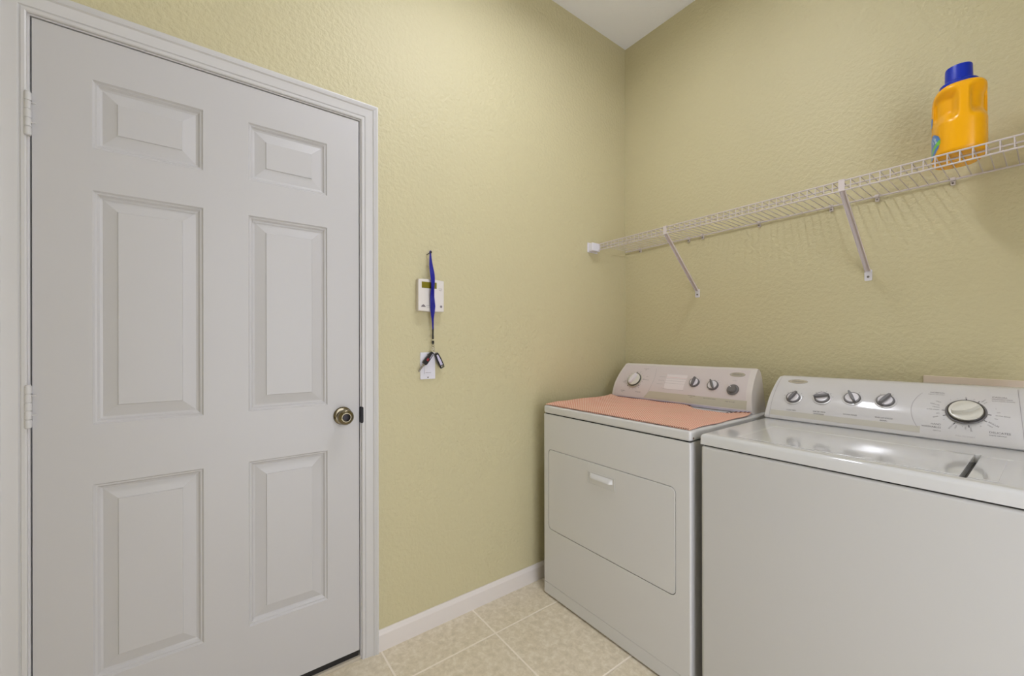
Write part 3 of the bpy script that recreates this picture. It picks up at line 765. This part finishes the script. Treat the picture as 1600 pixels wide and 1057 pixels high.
for bx, fxx in ((.4585, .465), (1.149, 1.160), (1.86, 1.87)):
    bm = BM()
    a = Vector((bx, -.286, 1.752)); b = Vector((fxx, -.0075, 1.492)); d = (b - a).normalized(); n_ = d.cross(Vector((1, 0, 0))).normalized(); s_ = Vector((1, 0, 0))
    W2, D2 = .0085, .0045
    prof = [(-W2, D2), (-W2, -D2), (W2, -D2), (W2, D2), (W2 - .0015, D2), (W2 - .0015, -D2 + .0015), (-W2 + .0015, -D2 + .0015), (-W2 + .0015, D2)]
    stack_loops(bm, [[q + s_ * p[0] + n_ * p[1] for p in prof] for q in (a, b)])
    br = obj('support_brace', bm, BRACE, parent=shelf, smooth=0)
    bm = BM(); box(bm, bx - .009, bx + .009, -.2925, -.2905, 1.7475, 1.787, .0006); box(bm, bx - .009, bx + .009, -.2925, -.276, 1.7850, 1.7882, .0006)
    obj('hook', bm, BRACE, parent=br)
    bm = BM(); pf = rrect(fxx - .0115, fxx + .0115, 1.457, 1.500, .004, 4); stack_loops(bm, [[(p[0], yy, p[1]) for p in pf] for yy in (0, -.0035, -.0040)])
    fp = obj('foot_plate', bm, PLATE, parent=br)
    bm = BM(); lathe(bm, [(.0042, 0), (.0042, .0012), (.001, .0022)], (fxx, -.0040, 1.472), (0, -1, 0), 14); obj('screw', bm, SCREW, parent=br)

# ---------------------------------------------------------------- detergent jug
JC = Vector((1.4175, -.188, SZ + .0078)); JA = math.radians(13)
je = Vector((math.sin(JA), -math.cos(JA), 0)); js = Vector((je.y, -je.x, 0))      # je: narrow end towards the room, js: towards the left
if js.x > 0: js = -js
def jug_pt(th, z, off=0):
    """th measured from the narrow end; positive towards js (left)"""
    z /= 1.05; a, b, e = .088, .0575, 2.7
    zp = [(0, .90), (.004, .965), (.012, 1), (.165, 1), (.184, .992), (.195, .965), (.202, .90), (.207, .79), (.2095, .62)]
    for (z0, f0), (z1, f1) in zip(zp[:-1], zp[1:]):
        if z <= z1: sc = f0 + (f1 - f0) * (z - z0) / (z1 - z0); break
    else: sc = zp[-1][1]
    c, s = math.cos(th), math.sin(th)
    r = (abs(c / a) ** e + abs(s / b) ** e) ** (-1 / e)
    u, v = r * c * sc, r * s * sc
    # pinched grip recess on both broad sides behind the narrow end
    sm = lambda t: max(0, min(1, t)) ** 2 * (3 - 2 * max(0, min(1, t)))
    vv = abs(v) / b
    m_ = sm((vv - .16) / .26) * sm((u / a - .15) / .40) * sm((z - .092) / .040) * (1 - sm((z - .166) / .024))
    u -= .026 * m_; v *= 1 - .06 * m_
    n = (je * c * b + js * s * a).normalized()
    return JC + je * u + js * v + Vector((0, 0, z * 1.05)) + n * off
jug = thing('detergent_jug', 'yellow laundry detergent jug with a blue cap standing on the wire shelf', 'detergent jug', JC)
bm = BM(); zs_ = [0, .002, .004, .008, .012] + [.012 + .153 * k / 60 for k in range(1, 61)] + [.170, .175, .180, .184, .188, .192, .195, .198, .201, .204, .207, .2095]
zs_ = [1.05 * q for q in zs_]
NT = 144
stack_loops(bm, [[jug_pt(2 * PI * k / NT, z) for k in range(NT)] for z in zs_])
jb = obj('body', bm, YEL, parent=jug, smooth=60)
def sticker(th0, th1, z0, z1, mats, inside, name):
    bm = BM(); n, m2 = 40, 30; P = [[jug_pt(math.radians(th0 + (th1 - th0) * i / n), z0 + (z1 - z0) * j / m2, .0006) for j in range(m2 + 1)] for i in range(n + 1)]
    V = [[bm.verts.new(p) for p in r] for r in P]
    for i in range(n):
        for j in range(m2):
            k = inside((i + .5) / n, (j + .5) / m2)
            if k is not None: bm.faces.new((V[i][j], V[i + 1][j], V[i + 1][j + 1], V[i][j + 1])).material_index = k
    for v in [v for v in bm.verts if not v.link_faces]: bm.verts.remove(v)
    return obj(name, bm, mats, parent=jug, smooth=60)
def lab(u, v):
    # leaf-shaped blue label with a green stripe and pale bubbles
    if ((u - .62) / .62) ** 2 + ((v - .5) / .5) ** 2 > 1: return None
    if abs(v - .36 + .3 * (u - .4)) < .09: return 1
    for a, b in ((.25, .7), (.36, .8), (.2, .58), (.42, .64), (.55, .75)):
        if (u - a) ** 2 + ((v - b) * .8) ** 2 < .0022: return 2
    return 0
sticker(36, 112, .012, .088, [LBLUE, LGREEN, LWHITE], lab, 'lower_label')
sticker(76, 120, .122, .150, [LBLUE], lambda u, v: 0 if ((u - .5) / .5) ** 2 + ((v - .5) / .5) ** 2 < 1 else None, 'upper_label')
bm = BM(); lathe(bm, [(.0400, .2195), (.0425, .224), (.0420, .236), (.0370, .2405), (.0305, .242), (.0295, .284), (.0285, .2875), (.0255, .2890)], JC + je * .004, (0, 0, 1), 48)
obj('cap', bm, BLUE, parent=jug)

# ---------------------------------------------------------------- thermostat
th = thing('thermostat', 'white wall thermostat with an olive display behind the blue lanyard', 'thermostat', (0, -1.326, 1.416))
def therm_face(off=0):
    y0, y1, z0, z1 = -1.386, -1.267, 1.350, 1.4815
    return y0, y1, z0, z1
bm = BM(); y0, y1, z0, z1 = therm_face(); n = 12
L0, L1, L2, L3 = [], [], [], []
def bow(y): return .003 * (1 - ((y - (y0 + y1) / 2) / ((y1 - y0) / 2)) ** 2)
def outline(ins):
    pts = []
    for k in range(n + 1): y = y0 + ins + (y1 - y0 - 2 * ins) * k / n; pts.append((y, z0 + ins - bow(y)))
    for k in range(n + 1): y = y1 - ins - (y1 - y0 - 2 * ins) * k / n; pts.append((y, z1 - ins + bow(y)))
    return pts
stack_loops(bm, [[(xx, y, z) for y, z in outline(i)] for xx, i in ((0, .002), (.012, .001), (.013, 0), (.024, 0), (.0275, .0015), (.0285, .004))])
tb = obj('housing', bm, THERM, parent=th, smooth=50)
bm = BM(); box(bm, .0286, .0292, -1.3705, -1.3025, 1.4455, 1.4715, .0002); obj('display', bm, LCD, parent=th)
bm = BM()
def yz_text(bm, s, size, y, z, x, align='CENTER'):
    vs, fs = text_geo(s, size, align); V = [bm.verts.new((x, y + u, z + v)) for u, v in vs]
    for f in fs: bm.faces.new([V[i] for i in f])
yz_text(bm, 'COOL', .006, -1.285, 1.4465, .0290); yz_text(bm, 'HEAT', .006, -1.285, 1.4395, .0290)
yz_text(bm, 'COMFORT', .006, -1.337, 1.372, .0290, 'CENTER'); yz_text(bm, 'CONTROL', .005, -1.337, 1.365, .0290)
lathe(bm, [(.0055, 0), (.0055, .0004)], (.0287, -1.282, 1.371), (1, 0, 0), 16)
# little roof-like mark
vv = [bm.verts.new((.0290, a, b)) for a, b in ((-1.374, 1.366), (-1.352, 1.366), (-1.357, 1.373), (-1.363, 1.377), (-1.370, 1.373))]; bm.faces.new(vv)
obj('lettering', bm, mat('mid_grey_print', (128, 120, 122), .6), parent=th, smooth=0, recalc=False)

# ---------------------------------------------------------------- wall switch
sw = thing('wall_switch', 'white rocker wall switch plate below the thermostat, behind the hanging keys', 'light switch', (0, -1.332, 1.119))
bm = BM(); box(bm, 0, .0055, -1.367, -1.298, 1.062, 1.176, .002, 3); obj('plate', bm, PLATE, parent=sw)
bm = BM(); box(bm, .005, .0085, -1.349, -1.316, 1.086, 1.152, .0012, 2); obj('rocker', bm, PLATE, parent=sw)
bm = BM(); box(bm, .0083, .0090, -1.345, -1.320, 1.0895, 1.0915); obj('marking', bm, INKL, parent=sw, smooth=0)
for zz in (1.070, 1.168):
    bm = BM(); lathe(bm, [(.003, 0), (.003, .0008), (.001, .0014)], (.0053, -1.3325, zz), (1, 0, 0), 14); obj('screw', bm, SCREW, parent=sw)

# ---------------------------------------------------------------- nail, lanyard, keys
bm = BM(); tube(bm, [(-.004, -1.3340, 1.592), (.040, -1.3340, 1.5955)], .0018, 10); lathe(bm, [(.0042, 0), (.0042, .0015), (.003, .002)], (.040, -1.3340, 1.5955), (1, 0, 0), 14)
tag(obj('nail', bm, mat('dark_steel_nail', (60, 56, 54), .4, .7)), 'small steel nail in the wall above the thermostat', 'nail')
ly = thing('lanyard', 'blue fabric lanyard hanging from a nail in front of the thermostat', 'lanyard', (.03, -1.3225, 1.22))
def ribbon(path, w_, tw, name, m, parent, t=.0014):
    """path: list of points, w_: half widths, tw: twist angles (0 = facing the room)"""
    bm = BM(); loops = []
    for p, hw, a in zip(path, w_, tw):
        p = Vector(p); d = Vector((math.sin(a), math.cos(a), 0)); n_ = Vector((math.cos(a), -math.sin(a), 0))
        loops.append([p + d * hw + n_ * t / 2, p - d * hw + n_ * t / 2, p - d * hw - n_ * t / 2, p + d * hw - n_ * t / 2])
    stack_loops(bm, loops); return obj(name, bm, m, parent=parent, smooth=60)
def smooth_path(ctrl, n=10):
    P = [Vector(c) for c in ctrl]; Q = []
    for i in range(len(P) - 1):
        p0, p1, p2, p3 = P[max(i - 1, 0)], P[i], P[i + 1], P[min(i + 2, len(P) - 1)]
        for k in range(n):
            t = k / n; Q.append(.5 * ((2 * p1) + (p2 - p0) * t + (2 * p0 - 5 * p1 + 4 * p2 - p3) * t * t + (3 * p1 - p0 - 3 * p2 + p3) * t ** 3))
    return Q + [P[-1]]
# control rows: x, y, z / half width / twist
C1 = [(.036, -1.3345, 1.594), (.038, -1.3350, 1.545), (.042, -1.3300, 1.500), (.044, -1.3275, 1.455), (.044, -1.3300, 1.410), (.042, -1.3270, 1.370), (.036, -1.3250, 1.335), (.030, -1.3215, 1.300), (.024, -1.3175, 1.270)]
W1 = [.0030, .0052, .0085, .0102, .0088, .0104, .0080, .0048, .0030]
def interp(L, i, n): 
    k = i / n * (len(L) - 1); a = int(min(k, len(L) - 2)); return L[a] + (L[a + 1] - L[a]) * (k - a)
Q = smooth_path(C1)
ribbon(Q, [interp(W1, i, len(Q) - 1) for i in range(len(Q))], [.5 * math.sin(i * .16) for i in range(len(Q))], 'front_strap', STRAP, ly)
C2 = [(.033, -1.3325, 1.594), (.035, -1.3290, 1.548), (.039, -1.3230, 1.500), (.040, -1.3220, 1.455), (.040, -1.3235, 1.410), (.038, -1.3245, 1.370), (.033, -1.3240, 1.335), (.0275, -1.3200, 1.300), (.0220, -1.3170, 1.270)]
Q = smooth_path(C2)
ribbon(Q, [interp(W1, i, len(Q) - 1) * .9 for i in range(len(Q))], [-.7 + .5 * math.sin(i * .11) for i in range(len(Q))], 'rear_strap', STRAP, ly)
bm = BM(); tube(bm, [(.032, -1.3335, 1.5955), (.036, -1.3340, 1.599), (.037, -1.3345, 1.592)], .0045, 10); obj('strap_fold', bm, STRAP, parent=ly)
bm = BM(); tube(bm, [(.023, -1.3175, 1.276), (.021, -1.3165, 1.255), (.020, -1.3160, 1.232)], [.0040, .0034, .0040], 12); box(bm, .015, .025, -1.3205, -1.3120, 1.212, 1.226, .002)
obj('buckle', bm, BLACK, parent=ly)
def ring3(bm, c, R, r, nrm, n=28):
    nrm = Vector(nrm).normalized(); u = nrm.orthogonal().normalized(); v = nrm.cross(u); c = Vector(c)
    V = []
    for k in range(n):
        a = 2 * PI * k / n; d = u * math.cos(a) + v * math.sin(a); p = c + d * R
        V.append([bm.verts.new(p + d * r * math.cos(2 * PI * j / 8) + nrm * r * math.sin(2 * PI * j / 8)) for j in range(8)])
    for k in range(n):
        for j in range(8): bm.faces.new((V[k][j], V[(k + 1) % n][j], V[(k + 1) % n][(j + 1) % 8], V[k][(j + 1) % 8]))
bm = BM(); ring3(bm, (.020, -1.3155, 1.205), .0055, .0012, (1, .3, 0)); ring3(bm, (.0205, -1.3125, 1.190), .0095, .0011, (.7, .7, .1))
obj('split_ring', bm, SILVER, parent=ly)
def slab(bm, prof, o, ax, side, x0, x1, ins=.0012):
    """rounded slab: prof in (along, across); o = origin; lies parallel to the wall"""
    ax = Vector(ax).normalized(); side = Vector(side).normalized(); o = Vector(o); cxm = sum(p[0] for p in prof) / len(prof); cym = sum(p[1] for p in prof) / len(prof)
    def L(x, f): return [o + Vector((x, 0, 0)) + ax * (cxm + (p[0] - cxm) * f[0]) + side * (cym + (p[1] - cym) * f[1]) for p in prof]
    stack_loops(bm, [L(x0, (.95, .86)), L(x0 + ins, (1, 1)), L(x1 - ins, (1, 1)), L(x1, (.95, .86))])
k1a = Vector((0, -1.318, 1.176)); k1b = Vector((0, -1.384, 1.094)); ax = (k1b - k1a).normalized(); sd = Vector((0, -ax.z, ax.y))
key = thing('car_key', 'black car key with silver blade hanging to the left on the lanyard ring', 'key', (.02, -1.345, 1.14))
bm = BM(); slab(bm, [(0, -.006), (.010, -.0085), (.040, -.0105), (.055, -.0110), (.062, -.0080), (.062, .0080), (.055, .0110), (.040, .0105), (.010, .0085), (0, .006)], (.014, k1a.y, k1a.z), ax, sd, 0, .012)
obj('key_head', bm, BLACK, parent=key)
bm = BM(); slab(bm, [(.033, -.004), (.044, -.005), (.044, .005), (.033, .004)], (.0258, k1a.y, k1a.z), ax, sd, 0, .0012, .0004); obj('button', bm, REDM, parent=key)
bm = BM(); slab(bm, [(.006, .0015), (.030, .0035), (.030, .0058), (.006, .0042)], (.0258, k1a.y, k1a.z), ax, sd, 0, .0010, .0003); obj('inlay', bm, LILP, parent=key)
bm = BM(); slab(bm, [(.061, -.006), (.068, -.006), (.068, -.0042)] + [(.068 + .0035 * j, -.0042 + (.0014 if j % 2 else 0)) for j in range(1, 9)] + [(.103, 0), (.100, .0040), (.068, .0040), (.068, .006), (.061, .006)], (.0185, k1a.y, k1a.z), ax, sd, 0, .003, .0006); obj('blade', bm, SILVER, parent=key)
k2a = Vector((0, -1.302, 1.172)); k2b = Vector((0, -1.270, 1.108)); ax = (k2b - k2a).normalized(); sd = Vector((0, -ax.z, ax.y))
fob = thing('key_fob', 'black key fob with pale lilac face hanging to the right on the lanyard ring', 'key fob', (.02, -1.287, 1.14))
bm = BM(); pf = [(0, -.007), (.006, -.0095), (.030, -.0115), (.060, -.0105), (.070, -.0085), (.070, .0085), (.060, .0105), (.030, .0115), (.006, .0095), (0, .007)]
slab(bm, pf, (.013, k2a.y, k2a.z), ax, sd, 0, .011); obj('fob_body', bm, BLACK, parent=fob)
bm = BM(); slab(bm, [(.008, -.0035), (.030, -.0055), (.056, -.0055), (.056, .0055), (.030, .0055), (.008, .0035)], (.0238, k2a.y, k2a.z), ax, sd, 0, .0012, .0004); obj('fob_face', bm, LILP, parent=fob)
bm = BM(); slab(bm, [(.058, -.0055), (.0665, -.0055), (.0665, .0055), (.058, .0055)], (.0238, k2a.y, k2a.z), ax, sd, 0, .0012, .0004); obj('fob_tip', bm, SILVER, parent=fob)
